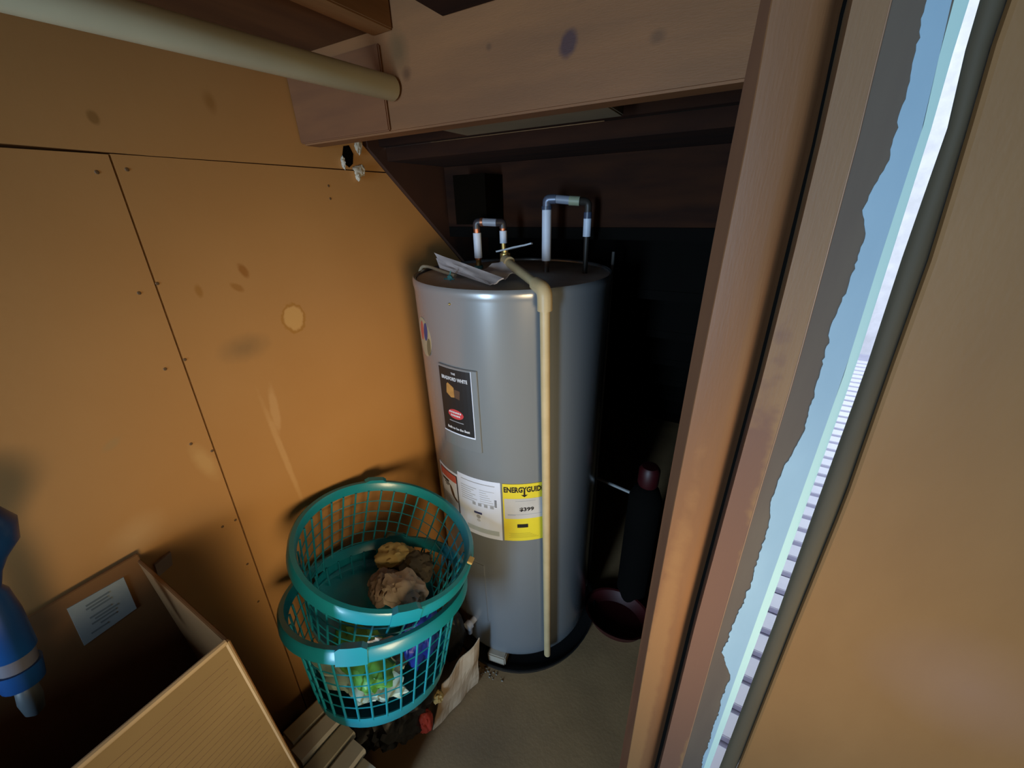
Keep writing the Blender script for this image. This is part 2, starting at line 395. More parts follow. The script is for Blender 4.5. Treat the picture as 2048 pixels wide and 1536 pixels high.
# right-hand frame of the closet: bowed posts, painted jamb, daylight gap and door
E1 = [(-.025, 1.5854), (-.027, 1.4936), (-.0276, 1.3772), (-.0273, 1.2255), (-.0268, 1.02), (-.0245, .7267), (-.0189, .1892)]
E2 = [(-.0169, 1.5777), (-.0143, 1.4899), (-.0147, 1.3797), (-.0148, 1.2359), (-.0143, 1.0412), (-.0119, .7634), (-.0029, .2618)]
E3 = [(.0345, 1.5676), (.0390, 1.4847), (.0407, 1.3813), (.0432, 1.2473), (.0435, 1.0654), (.0435, .8037), (.0495, .3291)]
E3b = [(.0375, 1.5614), (.0414, 1.4821), (.0441, 1.3834), (.0465, 1.2556), (.0469, 1.0823), (.0479, .8336), (.0551, .3839)]
E4 = [(.0598, 1.5566), (.0649, 1.4798), (.0684, 1.3842), (.0725, 1.2609), (.0741, 1.0941), (.0781, .8575), (.0881, .4293)]
E4b = [(x+.0012, z) for x, z in E4]
E5 = [(.0803, 1.5525), (.0863, 1.5103), (.089, 1.4576), (.0845, 1.4159), (.0925, 1.3964), (.0923, 1.3849), (.0904, 1.3231), (.0913, 1.2857), (.0939, 1.2499), (.0959, 1.2019), (.0900, 1.1447), (.0885, 1.0997), (.0943, 1.0712), (.0967, .9598), (.0935, .88), (.0906, .8046), (.1100, .7599), (.1144, .5765), (.117, .47), (.118, .1)]
E6 = [(.0948, 1.5496), (.1036, 1.476), (.1066, 1.3853), (.1116, 1.2685), (.1135, 1.1107), (.1163, .8858), (.1212, .4737)]
E7 = [(.1032, 1.548), (.1088, 1.4755), (.1131, 1.3855), (.1183, 1.27), (.1211, 1.1143), (.1246, .8919), (.1294, .4846)]
E8 = [(.1066, 1.5443), (.1164, 1.4735), (.119, 1.3867), (.1244, 1.275), (.1277, 1.1246), (.1336, .9138), (.1401, .5232)]
E9 = [(.1202, 1.5401), (.127, 1.4719), (.1348, 1.3877), (.1398, 1.28), (.1473, 1.1372), (.1514, .9316), (.1609, .5631)]
tr = struct('trim_1', plank(B(), E1, [(x+.004, z) for x, z in E2], .485, .50), strip_m)
E3r = [(x-.012, z) for x, z in E3]
bm = B(); rows = []
for i in range(41):   # post: flat face that rolls back on its right edge
    z = 1.84*i/40; xl, xr = edge_x(E2, z), edge_x(E3, z)
    pr = [(xl, .499), (xl, .468), (xl+.001, .467), (xr-.022, .467), (xr-.014, .4695), (xr-.009, .475), (xr-.006, .484), (xr, .499)]
    rows.append([bm.verts.new((x, y, z)) for x, y in pr])
for A, D in zip(rows, rows[1:]):
    for i in range(8): bm.faces.new((A[i], A[(i+1) % 8], D[(i+1) % 8], D[i]))
bm.faces.new(rows[0][::-1]); bm.faces.new(rows[-1]); bmesh.ops.recalc_face_normals(bm, faces=bm.faces[:])
struct('trim_2', bm, post_m, smooth=True)
struct('trim_3', plank(B(), [(x-.01, z) for x, z in E3], [(x+.012, z) for x, z in E3b], .50, .512), unlit_m)
jb = struct('trim_4', plank(B(), E3b, E4, .458, .50, rnd=0), jamb_m)
struct('edge_highlight', plank(B(), E4, E4b, .4575, .47, rnd=.0004), mat('highlight_tan', (.34, .19, .11), .45), jb)  # thin lighter strip paints a highlight along the board edge
E5n = [(min(x, edge_x(E6, z)-.0006), z) for x, z in E5]
struct('bare_face', plank(B(), E4b, [(edge_x(E6, z)-.0004, z) for z in [i*.1 for i in range(19)]], .4600, .475), olive_m, jb)
struct('pale_paint', plank(B(), E5n, E6, .4590, .4598, n=500, jag=.0032), bluepaint_m, jb)
struct('edge_strip', plank(B(), E6, E7, .459, .466), greenstrip_m, jb)
dr = struct('door_1', prism(B(), [(0, 0), (1, 0), (1, 1)], 0, 0, .001), door_m)
bpy.data.objects.remove(dr)
bm = B()
DL = [(x, z) for x, z in E9]
rows = []
for i in range(41):
    z = 1.84*i/40; xl = edge_x(DL, z)
    pr = [(xl+.012, .480), (xl, .452), (xl+.0005, .446), (xl+.003, .4445), (1.098, .36), (1.098, .40)]
    rows.append([bm.verts.new((x, y, z)) for x, y in pr])
for A, D in zip(rows, rows[1:]):
    for i in range(6): bm.faces.new((A[i], A[(i+1) % 6], D[(i+1) % 6], D[i]))
bm.faces.new(rows[0][::-1]); bm.faces.new(rows[-1]); bmesh.ops.recalc_face_normals(bm, faces=bm.faces[:])
dr = struct('door_1', bm, door_m)
struct('weatherstrip', plank(B(), E8, [(x-.0002, z) for x, z in E9], .4475, .47, sl=.008, sr=.006, rnd=.006), rubber_m, dr, smooth=True)

# outside, seen through the gap: pale boards underfoot and a sided wall beyond
dk = B(); box(dk, (.04, .62, -.12), (3.4, 5.0, -.075)); dk = struct('trim_5', dk, deckgap_m)
y = .60
while y < 4.6:
    struct('deck_board', box(B(), (.06, y, -.07), (3.4, y+.078, -.04), .003), deck_m, dk); y += .108
nb = struct('wall_outside', box(B(), (.3, 5.02, -.1), (3.4, 5.1, 3.2)), siding_m)


# ------------------------------------------------------------------ water heater
HX, HY, HR = -.512, .905, .255
H = thing('water_heater', 'tall grey cylindrical electric water heater standing at the back of the closet', 'water heater', (HX, HY, 0))
prof = [(0, .062), (.235, .062), (.240, .05), (.2535, .05), (.2555, .056), (HR, .066), (HR, 1.243), (.2565, 1.25), (.2572, 1.258), (.2565, 1.266), (.2535, 1.270), (.249, 1.267), (.248, 1.262), (.2475, 1.2605)]
obj('tank_jacket', lathe(B(), prof, (HX, HY, 0), 96), jacket_m, H, smooth=True)
obj('top_cap', lathe(B(), [(.2474, 1.259), (.2472, 1.263), (.18, 1.266), (0, 1.270)], (HX, HY, 0), 72), cap_m, H, smooth=True)
for a in (-79, 41, 161):
    x, y = HX+.243*math.cos(R(a)), HY+.243*math.sin(R(a))
    bm = B(); box(bm, (-.032, -.03, .010), (.032, .03, .0495), .004); bmesh.ops.rotate(bm, verts=bm.verts, matrix=Matrix.Rotation(R(a+90), 3, 'Z')); bmesh.ops.translate(bm, verts=bm.verts, vec=(x, y, 0))
    obj('foot', bm, mat('foot_block', (.42, .36, .28), .8) if a == -79 else bpy.data.materials['foot_block'], H)
def patch(bm, a0, a1, z0, z1, rr, th=.0008, mi=0, na=None, shear=0):
    na = na or max(2, int(abs(a1-a0)/2.5))
    def P_(a, z, q): return (HX+q*math.cos(R(a)), HY+q*math.sin(R(a)), z)
    V = []
    for i in range(na+1):
        a = a0+(a1-a0)*i/na; s = shear*i/na
        V.append([bm.verts.new(P_(a, z, q)) for z, q in ((z0+s, rr), (z1+s, rr), (z1+s, rr+th), (z0+s, rr+th))])
    fs = []
    for A, D in zip(V, V[1:]):
        for i in range(4): fs.append(bm.faces.new((A[i], A[(i+1) % 4], D[(i+1) % 4], D[i])))
    fs += [bm.faces.new(V[0]), bm.faces.new(V[-1])]
    for f_ in fs: f_.material_index = mi
    bmesh.ops.recalc_face_normals(bm, faces=fs)
    return bm
def ellpatch(bm, a, z, ra, rz, rr, th=.0006, n=28, rot=0):
    cs, sn = math.cos(R(rot)), math.sin(R(rot)); rad = HR
    def P_(uu, vv, q):
        x, y = uu*cs-vv*sn, uu*sn+vv*cs; an = R(a)+x/rad
        return (HX+q*math.cos(an), HY+q*math.sin(an), z+y)
    prev = None; cf = bm.verts.new(P_(0, 0, rr+th)); K = 3; rings = []
    for k in range(1, K+1): rings.append([bm.verts.new(P_(ra*k/K*math.cos(2*math.pi*i/n), rz*k/K*math.sin(2*math.pi*i/n), rr+th)) for i in range(n)])
    rings.append([bm.verts.new(P_(ra*math.cos(2*math.pi*i/n), rz*math.sin(2*math.pi*i/n), rr)) for i in range(n)])
    for i in range(n): bm.faces.new((cf, rings[0][i], rings[0][(i+1) % n]))
    for A, D in zip(rings, rings[1:]):
        for i in range(n): bm.faces.new((A[i], D[i], D[(i+1) % n], A[(i+1) % n]))
    return bm
def text(s, size, a, z, rr, m, parent, align='CENTER', sx=1.0, name='lettering', rot=0, bold=0):
    cu = bpy.data.curves.new('t', 'FONT'); cu.body = s; cu.size = size; cu.align_x = align; cu.align_y = 'CENTER'; cu.resolution_u = 2
    cu.offset = bold; cu.extrude = .0001
    to = bpy.data.objects.new('t', cu); C.objects.link(to)
    dg = bpy.context.evaluated_depsgraph_get(); me = bpy.data.meshes.new_from_object(to.evaluated_get(dg))
    bpy.data.objects.remove(to)
    for v in me.vertices:
        x, y, zz = v.co; x *= sx
        x, y = x*math.cos(R(rot))-y*math.sin(R(rot)), x*math.sin(R(rot))+y*math.cos(R(rot))
        an = R(a)+x/HR; q = rr+zz+.0002
        v.co = (HX+q*math.cos(an), HY+q*math.sin(an), z+y)
    me.materials.clear()
    return obj(name, me, m, parent)
L1 = HR+.0022
# raised access covers
bm = patch(B(), -106, -80, .865, 1.088, HR, .005); bmesh.ops.bevel(bm, geom=[e for e in bm.edges], offset=.0012, segments=1, affect='EDGES')
obj('access_cover', bm, jacket_m, H)
bm = patch(B(), -105, -85, .195, .455, HR, .003); obj('access_cover', bm, jacket_m, H)
q = HR+.0052
lab = obj('brand_label', patch(B(), -104.8, -83.6, .908, 1.083, q), blackp_m, H); lab['label'] = 'black brand label'
obj('border', patch(patch(B(), -105.3, -83.1, .904, .9078, q, .0006), -83.5, -83.1, .904, 1.086, q, .0006), white_m, lab)
text('THE', .007, -94.2, 1.072, q+.0009, whitepl_m, lab, bold=.0002)
text('BRADFORD WHITE', .0125, -94.2, 1.058, q+.0009, whitepl_m, lab, sx=.72, bold=.0004)
bm = B(); P3 = lambda a, z: (HX+(q+.0012)*math.cos(R(a)), HY+(q+.0012)*math.sin(R(a)), z)
for poly in ([(-99.6, 1.042), (-98.6, 1.046), (-94.6, 1.036), (-94.6, 1.010), (-97, 1.008), (-100.2, 1.018)],):
    bm.faces.new([bm.verts.new(P3(*p)) for p in poly])
obj('logo', bm, orangep_m, lab)
bm = B(); bm.faces.new([bm.verts.new(P3(*p)) for p in [(-94.5, 1.032), (-90.6, 1.030), (-91.2, 1.006), (-94.5, 1.010)]]); obj('logo', bm, brownp_m, lab)
rl = obj('logo', ellpatch(B(), -95.0, .963, .024, .0135, q+.0008), redlogo_m, lab, smooth=True)
bm = B()
for k, (a, zz, ln) in enumerate(((-95, .968, 4.4), (-95, .959, 3.4))): 
    for i in range(6): patch(bm, a-ln+i*ln/3, a-ln+i*ln/3+ln/4.2, zz-.0024, zz+.0024, q+.0016, .0003, na=1)
obj('lettering', bm, whitepl_m, lab)
bm = B(); patch(bm, -100, -90, .9405, .9425, q+.0008, .0003); obj('lettering', bm, greyp_m, lab)
text('Built to be the Best', .0098, -94.2, .921, q+.0009, whitepl_m, lab, sx=.9, bold=.0003)
# lower labels
q = HR+.0006
wl_ = obj('warning_label', patch(B(), -121, -100.2, .600, .7645, q, .0008), white_m, H); wl_['label'] = 'white warning label with salmon header'
z0, z1 = .606, .757
bm = B(); patch(bm, -119.6, -119.0, z0, z1, q+.0008, .0004); patch(bm, -101.6, -100.7, z0, z1, q+.0008, .0004); patch(bm, -119.6, -100.7, z1-.003, z1, q+.0008, .0004); patch(bm, -119.6, -100.7, z0, z0+.003, q+.0008, .0004)
obj('border', bm, blackp_m, wl_)
obj('header_band', patch(B(), -118.8, -101.8, .729, .7535, q+.0008, .0004), redp_m, wl_)
bm = B(); patch(bm, -117.5, -110, .714, .722, q+.0008, .0004); patch(bm, -115, -109, .707, .711, q+.0008, .0004); patch(bm, -114, -111, .701, .704, q+.0008, .0004); obj('lettering', bm, blackp_m, wl_)
obj('pictogram', ellpatch(ellpatch(B(), -106.8, .690, .006, .022, q+.0009, rot=20), -104.6, .672, .004, .016, q+.001, rot=50), brownp_m, wl_)
bm = B()
for k in range(7): patch(bm, -117.8, -108-(k % 3), .632+k*.006, .6335+k*.006, q+.0008, .0003)
obj('lettering', bm, greyp_m, wl_)
rt = obj('rating_label', patch(B(), -99.9, -70.6, .576, .778, q, .0008), white_m, H)
bm = B(); patch(bm, -97, -74, .762, .7645, q+.0008, .0003)
for k in range(7): patch(bm, -97.5, -86-(k*37 % 5), .742-k*.0075, .7438-k*.0075, q+.0008, .0003); patch(bm, -84, -74.5-(k*23 % 6), .742-k*.0075, .7432-k*.0075, q+.0008, .0003)
for k in range(4): patch(bm, -89.5+k*4, -87.2+k*4, .686, .696, q+.0008, .0003)
obj('lettering', bm, greyp_m, rt)
bm = B()
for k in range(9): patch(bm, -74.6, -73.2, .694+k*.0028, .6955+k*.0028, q+.0008, .0004, na=1)
obj('barcode', bm, blackp_m, rt)
obj('logo', patch(B(), -88.8, -83.2, .6565, .6635, q+.0009, .0004), bluep_m, rt)
obj('logo', ellpatch(B(), -85.8, .647, .0065, .0065, q+.0008), greyp_m, rt)
obj('logo', ellpatch(B(), -85.8, .634, .006, .005, q+.0008), mat('light_print', (.48, .52, .60), .6), rt)
obj('lower_band', patch(B(), -95, -72.5, .590, .607, q+.0009, .0003), mat('grey_green_print', (.42, .50, .56), .6), rt)
yl = obj('energy_label', patch(B(), -69.4, -43.5, .578, .776, q, .0009), yellow_m, H); yl['label'] = 'yellow energy label'
obj('white_field', patch(B(), -68.6, -43.9, .659, .728, q+.0009, .0003), mat('grey_white_field', (.50, .50, .50), .5), yl)
text('ENERGYGUIDE', .0235, -56.8, .757, q+.0012, blackp_m, yl, sx=.68, bold=.0009)
bm = B(); patch(bm, -57.1, -56.1, .737, .757, q+.0011, .0003, na=1)
v = [bm.verts.new((HX+(q+.0014)*math.cos(R(a)), HY+(q+.0014)*math.sin(R(a)), z)) for a, z in ((-58.6, .741), (-56.6, .733), (-54.6, .741))]; bm.faces.new(v)
obj('arrow', bm, blackp_m, yl)
text('$399', .0165, -55.3, .6915, q+.0013, blackp_m, yl, sx=1.15, bold=.0006)
bm = B(); patch(bm, -66.5, -45, .6735, .6745, q+.0013, .0003); patch(bm, -66.8, -62, .671, .6745, q+.0013, .0003); patch(bm, -62, -50, .7195, .7205, q+.0013, .0003)
obj('lettering', bm, greyp_m, yl)
kw = obj('black_box', patch(B(), -61.2, -54.6, .627, .6395, q+.0010, .0004), blackp_m, yl)
bm = B()
for k in range(5): patch(bm, -66.5+k % 2, -48-k*1.3, .590+k*.004, .591+k*.004, q+.0010, .0002)
obj('lettering', bm, mat('dim_yellow_print', (.42, .36, .03), .6), yl)
# round sticker on the left
sk = obj('round_sticker', ellpatch(B(), -121, 1.135, .040, .050, HR, .0008), mat('sticker_cream', (.42, .33, .20), .5), H); sk['label'] = 'round sticker with orange and blue bars'
obj('bar_print', ellpatch(B(), -117.2, 1.152, .0105, .024, HR+.0009, rot=-14), bluep_m, sk)
obj('bar_print', ellpatch(B(), -122.8, 1.150, .011, .026, HR+.0009, rot=-14), redp_m, sk)
obj('bar_print', ellpatch(B(), -115.2, 1.115, .010, .024, HR+.0009, rot=-14), mat('olive_print', (.16, .13, .07), .5), sk)
# drain valve
bm = B(); a = R(-98); d = Vector((math.cos(a), math.sin(a), 0)); p = Vector((HX, HY, .165))
tube(bm, [p+d*.25, p+d*.275, p+d*.276, p+d*.292], [.010, .010, .015, .015], 14); obj('drain_valve', bm, whitepl_m, H, smooth=True)
bm = B(); tube(bm, [p+d*.280+Vector((0, 0, -.008)), p+d*.282+Vector((0, 0, -.04))], .008, 12); obj('drain_spout', bm, whitepl_m, H)
# screw near the rim
obj('screw', blob(B(), (HX+.2555*math.cos(R(-93)), HY+.2555*math.sin(R(-93)), 1.236), (.003, .003, .003), 2, 0), brass_m, H)
# hot and cold connections
def vpipe(x, y, z0_, z1_, rr=.0105):
    s = obj('supply_pipe', tube(B(), [(x, y, z0_), (x, y, z1_)], rr, 16), pipewhite_m, H, smooth=True); return s
ax, ay = -.605, .888
obj('nipple', tube(B(), [(ax, ay, 1.262), (ax, ay, 1.305)], .007, 12), brass_m, H, smooth=True)
obj('nipple', tube(B(), [(ax, ay, 1.272), (ax, ay, 1.281)], .0115, 6), greenpl_m, H)
s = vpipe(ax, ay, 1.300, 1.362)
obj('collar', tube(B(), [(ax, ay, 1.362), (ax, ay, 1.373)], .0085, 12), copper_m, s, smooth=True)
obj('collar', tube(B(), [(ax, ay, 1.296), (ax, ay, 1.3015)], .0088, 12), copper_m, s, smooth=True)
obj('elbow', tube(B(), rounded([(ax, ay, 1.372), (ax, ay, 1.388), (ax+.02, ay+.005, 1.388)], .01), .0095, 12), mat('dark_elbow', (.035, .03, .035), .4), H, smooth=True)
s = obj('supply_pipe', tube(B(), [(ax+.018, ay+.004, 1.388), (-.553, .902, 1.386)], .0095, 14), mat('blue_grey_sleeve', (.24, .27, .34), .45), H, smooth=True)
obj('collar', tube(B(), [(ax+.012, ay+.003, 1.388), (ax+.019, ay+.0045, 1.388)], .0105, 12), copper_m, s, smooth=True)
bx_, by_ = -.542, .915
obj('elbow', tube(B(), rounded([(-.556, .9, 1.386), (bx_, by_, 1.386), (bx_, by_, 1.372)], .01), .0095, 12), bpy.data.materials['dark_elbow'], H, smooth=True)
s = vpipe(bx_, by_, 1.336, 1.366, .0095)
obj('collar', tube(B(), [(bx_, by_, 1.366), (bx_, by_, 1.376)], .008, 12), copper_m, s, smooth=True)
obj('nipple', tube(B(), [(bx_, by_, 1.262), (bx_, by_, 1.337)], .0065, 12), brass_m, H, smooth=True)
cx_, cy_ = -.424, .925
s = vpipe(cx_, cy_, 1.296, 1.413, .0115)
obj('collar', tube(B(), [(cx_, cy_, 1.413), (cx_, cy_, 1.421)], .0125, 14), mat('blue_collar', (.05, .07, .12), .35), s, smooth=True)
obj('nipple', tube(B(), [(cx_, cy_, 1.262), (cx_, cy_, 1.297)], .0075, 12), mat('dark_nipple', (.08, .045, .03), .5), H, smooth=True)
obj('elbow', tube(B(), rounded([(cx_, cy_, 1.420), (cx_, cy_, 1.436), (cx_+.022, cy_+.004, 1.436)], .011), .0105, 14), mat('steel_elbow', (.12, .14, .20), .35, metal=.3), H, smooth=True)
s = obj('supply_pipe', tube(B(), [(cx_+.02, cy_+.004, 1.436), (-.358, .940, 1.431)], .0095, 14), bpy.data.materials['blue_grey_sleeve'], H, smooth=True)
obj('collar', tube(B(), [(-.372, .937, 1.432), (-.348, .942, 1.430)], .0105, 14), mat('olive_collar', (.30, .33, .22), .5), s, smooth=True)
obj('elbow', tube(B(), rounded([(-.350, .942, 1.430), (-.331, .955, 1.428), (-.331, .955, 1.404)], .012), .0085, 14), mat('dark_fitting', (.03, .025, .02), .5), H, smooth=True)  # near-black brown fitting colour, shared with the nipple below
s = vpipe(-.331, .955, 1.352, 1.392, .0095)
obj('collar', tube(B(), [(-.331, .955, 1.392), (-.331, .955, 1.406)], .0095, 14), bpy.data.materials['blue_collar'], s, smooth=True)
obj('nipple', tube(B(), [(-.331, .955, 1.262), (-.331, .955, 1.353)], [.006, .0065], 12), bpy.data.materials['dark_fitting'], H, smooth=True)
# relief valve, its lever and the cream discharge pipe
vx, vy = -.507, .862
rv = obj('relief_valve', tube(B(), [(vx, vy, 1.262), (vx, vy, 1.285), (vx, vy, 1.286), (vx, vy, 1.318), (vx, vy, 1.320), (vx, vy, 1.326)], [.009, .009, .013, .013, .008, .008], 14), brass_m, H, smooth=True)
bm = B(); sheet(bm, [(-.525, .862, 1.3235), (-.436, .872, 1.3435), (-.434, .860, 1.3445), (-.524, .846, 1.3245)], .0035, 6, 2, .002, 1); obj('lever', bm, lever_m, rv, smooth=True)
pts = rounded([(vx, vy, 1.300), (-.492, .835, 1.301), (-.322, .698, 1.270), (-.322, .698, 1.20)], .012)
dp = obj('discharge_pipe', tube(B(), rounded([(vx+.006, vy-.010, 1.302), (-.322, .697, 1.273), (-.306, .714, .075)], .014), .0105, 16), cpvc_m, H, smooth=True)
obj('elbow', tube(B(), rounded([(-.352, .721, 1.278), (-.322, .697, 1.273), (-.3214, .6975, 1.232)], .02), .0155, 16), cpvc_m, dp, smooth=True)
obj('elbow', tube(B(), [(vx+.008, vy-.012, 1.302), (vx+.028, vy-.028, 1.2995)], .0145, 16), cpvc_m, dp, smooth=True)
# cable and wire nut
obj('power_cable', tube(B(), rounded([(-.60, .775, 1.272), (-.665, .80, 1.276), (-.73, .835, 1.278), (-.772, .850, 1.276), (-.792, .856, 1.255), (-.7935, .857, 1.20), (-.790, .862, .9)], .02), .0042, 8), cable_m, H, smooth=True)
bm = B(); blob(bm, (-.585, .735, 1.274), (.007, .006, .008), 2, .5, 2, 2); tube(bm, [(-.585, .735, 1.276), (-.583, .737, 1.290)], .0016, 6); tube(bm, [(-.585, .735, 1.272), (-.598, .728, 1.272)], .0016, 6); tube(bm, [(-.585, .735, 1.272), (-.57, .731, 1.272)], .0016, 6)
obj('wire_nut', bm, greenpl_m, H)

o = obj('folded_manual', sheet(B(), [(-.715, .840, 1.315), (-.430, .720, 1.286), (-.443, .700, 1.276), (-.662, .800, 1.290)], .003, 14, 4, .006, 3), paper_m, smooth=True)
o2 = obj('lower_fold', sheet(B(), [(-.700, .828, 1.303), (-.440, .716, 1.2785), (-.450, .696, 1.2745), (-.668, .800, 1.284)], .002, 14, 3, .003, 4), paper_m, o)
tag(o, 'long folded paper manual lying askew on top of the grey tank', 'paper')
o2.data.transform(Matrix.Translation(-o.location))
o = obj('paper_sheet', sheet(B(), [(-.541, .800, 1.281), (-.468, .735, 1.2745), (-.440, .795, 1.281), (-.502, .850, 1.305)], .0015, 10, 8, .010, 9), papers_m, smooth=True)
tag(o, 'curled white sheet between the relief valve and the folded manual', 'paper')

# drain pan and behind-the-tank pipes
o = obj('drain_pan', lathe(B(), [(0, .004), (.28, .004), (.288, .022), (.293, .023), (.286, .0), (0, 0)], (HX, HY, 0), 64), black_m, smooth=True)
tag(o, 'shallow round black drain pan under the water heater', 'pan')
t = thing('riser_pipe', 'thin pale pipe rising behind the right side of the tank with a side branch', 'pipe', (-.302, 1.12, 0))
obj('pipe', tube(B(), [(-.298, 1.12, 0), (-.302, 1.12, .5), (-.308, 1.12, 1.30)], .0042, 8), dirtywhite_m, t, smooth=True)
obj('branch', tube(B(), [(-.303, 1.12, .515), (-.178, 1.11, .505)], .0055, 8), mat('pale_branch', (.34, .33, .33), .5), t, smooth=True)
t = thing('spray_canister', 'dark upright canister with a red cap to the right of the tank', 'canister', (-.125, 1.115, 0))
obj('body', lathe(B(), [(0, .001), (.052, .001), (.055, .01), (.055, .50), (.04, .54), (.022, .555), (0, .555)], (-.125, 1.115, 0), 28), unlit_m, t, smooth=True)
obj('cap', lathe(B(), [(0, .556), (.030, .556), (.034, .565), (.034, .62), (.026, .632), (0, .634)], (-.125, 1.115, 0), 20), red_m, t, smooth=True)
o = obj('plastic_tray', lathe(B(), [(0, .006), (.10, .006), (.125, .045), (.135, .047), (.128, .04), (.108, 0), (0, 0)], (-.175, .985+.0, 0), 40), red_m, smooth=True)
for v in o.data.vertices: v.co.x = -.145+(v.co.x+.175)*.9; v.co.y = .985+(v.co.y-.985)*.7
tag(o, 'dark red round plastic tray on the floor right of the tank', 'tray')

# ------------------------------------------------------------------ closet rod
a = Vector((-.545, .583, 1.604)); d_ = Vector((-.040, -.402, .0015)).normalized()
bm = B(); tube(bm, [a, a+d_*.003, a+d_*.4, a+d_*.8, a+d_*1.2], [.0155, .0175, .0175, .0175, .0175], 24)
o = obj('closet_rod', bm, rod_m, smooth=True); tag(o, 'round pale grey closet rod running overhead to the header beam', 'rod')

# ------------------------------------------------------------------ black bag, baskets and what is in them
o = obj('trash_bag', blob(B(), (-.655, .375, .185), (.135, .165, .205), 5, .13, 2.4, 5, flat=-.184, crease=.22), bag_m, smooth=True)
tag(o, 'full black plastic bag slumped on the floor under the teal baskets', 'bag')
def basket_parts(root):
    R0, Rb, Hh = .188, .142, .235
    rad = lambda z: Rb+(R0-Rb)*(z/Hh)
    obj('rim', lathe(B(), [(R0-.002, Hh-.022), (R0+.002, Hh-.002), (R0+.005, Hh+.002), (R0+.014, Hh+.001), (R0+.0175, Hh-.004), (R0+.0175, Hh-.026), (R0+.0155, Hh-.026), (R0+.0155, Hh-.006), (R0+.008, Hh-.004), (R0+.001, Hh-.022), (R0-.002, Hh-.022)], seg=72), teal_m, root, smooth=True, local=True)
    bm = B(); n = 34
    for i in range(n):
        a = 2*math.pi*i/n; c, s = math.cos(a), math.sin(a)
        tube(bm, [(rad(.03)*c, rad(.03)*s, .03), (rad(Hh-.02)*c, rad(Hh-.02)*s, Hh-.02)], .0024, 6)
    for k in range(1, 6):
        z = .035+k*(Hh-.055)/6
        lathe(bm, [(rad(z)-.0015, z), (rad(z), z+.0015), (rad(z)+.0015, z), (rad(z), z-.0015), (rad(z)-.0015, z)], seg=n)
    o = obj('lattice', bm, teal_m, root, smooth=False, local=True)
    obj('base', lathe(B(), [(0, .004), (.10, .004), (Rb-.012, .007), (Rb-.003, .012), (rad(.036)-.0015, .036), (rad(.036)+.0015, .036), (Rb+.001, .008), (Rb-.008, 0), (0, 0)], seg=56), teal_m, root, smooth=True, local=True)
    for sgn in (1, -1):
        bm = B(); rows = []
        for i in range(13):
            a = R(90*sgn)+R(-8+16*i/12); k = min(1, min(i, 12-i)/2)
            c, s = math.cos(a), math.sin(a); hh = Hh+.002+.006*k
            rows.append([bm.verts.new((q_*c, q_*s, z_)) for q_, z_ in ((R0+.003, Hh-.001), (R0+.004, hh), (R0+.0195, hh), (R0+.0195, Hh-.028), (R0+.0180, Hh-.028), (R0+.0175, Hh-.002))])
        for A, D in zip(rows, rows[1:]):
            for i in range(6): bm.faces.new((A[i], A[(i+1) % 6], D[(i+1) % 6], D[i]))
        bm.faces.new(rows[0][::-1]); bm.faces.new(rows[-1]); bmesh.ops.recalc_face_normals(bm, faces=bm.faces[:])
        obj('handle', bm, teal_m, root, local=True)
def pose(c, n, fwd, h=.235):
    n = Vector(n).normalized(); y = Vector(fwd); y = (y-n*y.dot(n)).normalized(); x = y.cross(n)
    o_ = Vector(c)-n*h
    return Matrix(((x.x, y.x, n.x, o_.x), (x.y, y.y, n.y, o_.y), (x.z, y.z, n.z, o_.z), (0, 0, 0, 1)))
mL = pose((-.592, .377, .638), (-.149, .29, 1), (-.55, .8, 0)); mU = pose((-.591, .428, .738), (.233, .242, 1), (-.83, .56, 0))
b1 = thing('laundry_basket', 'lower teal plastic lattice laundry basket resting on the black bag', 'laundry basket', group='nested teal laundry baskets', mw=mL)
basket_parts(b1)
b2 = b1.copy(); C.objects.link(b2); b2.matrix_world = mU; b2['label'] = 'upper teal plastic lattice laundry basket tilted inside the other one'
for ch in list(b1.children):
    c = ch.copy(); C.objects.link(c); c.parent = b2
def crumple(name, c, rad, m, label, cat, seed, rot=0, tilt=(0, 0), grp=None, amp=.26, cr=.22):
    bm = blob(B(), (0, 0, 0), rad, 4, amp, 1.9, seed, crease=cr)
    bmesh.ops.rotate(bm, verts=bm.verts, matrix=Matrix.Rotation(R(rot), 3, 'Z') @ Matrix.Rotation(R(tilt[0]), 3, 'X') @ Matrix.Rotation(R(tilt[1]), 3, 'Y'))
    bmesh.ops.translate(bm, verts=bm.verts, vec=c)
    o = obj(name, bm, m, smooth=True); tag(o, label, cat, grp); return o
pU = lambda x, y, z: mU @ Vector((x, y, z)); pL = lambda x, y, z: mL @ Vector((x, y, z))
crumple('foam_scrap', (-.665, .485, .565), (.056, .034, .044), foam_m, 'yellowish crumpled foam scrap at the back of the upper basket', 'foam', 3, 40, (30, 20))
crumple('cloth_rag', (-.640, .415, .545), (.034, .045, .052), clothd_m, 'grey-brown rag in the middle of the upper basket', 'rag', 8, 10, (20, 0))
crumple('crumpled_paper', (-.575, .425, .560), (.060, .045, .038), cloth_m, 'pale tan crumpled paper at the near right of the upper basket', 'paper', 6, 20, (10, 25))
crumple('dark_rag', (-.60, .50, .545), (.05, .045, .035), mat('dark_rag', (.12, .10, .07), .9), 'dark olive rag behind the tan paper in the upper basket', 'rag', 16, 60, (10, 25))
crumple('green_wrapper', pL(-.02, -.085, .125), (.105, .045, .026), greenfilm_m, 'green plastic wrapper seen through the side of the lower basket', 'wrapper', 11, -10, (10, 0))
crumple('pale_wrapper', pL(-.02, -.085, .085), (.10, .045, .020), paleteal_m, 'whitish torn plastic wrapper below the green one in the lower basket', 'wrapper', 13, 8, (10, 0), amp=.6)
crumple('blue_bag', pL(.098, -.055, .135), (.040, .055, .065), bluebag_m, 'bright blue plastic bag at the right side of the lower basket', 'bag', 14, 15)
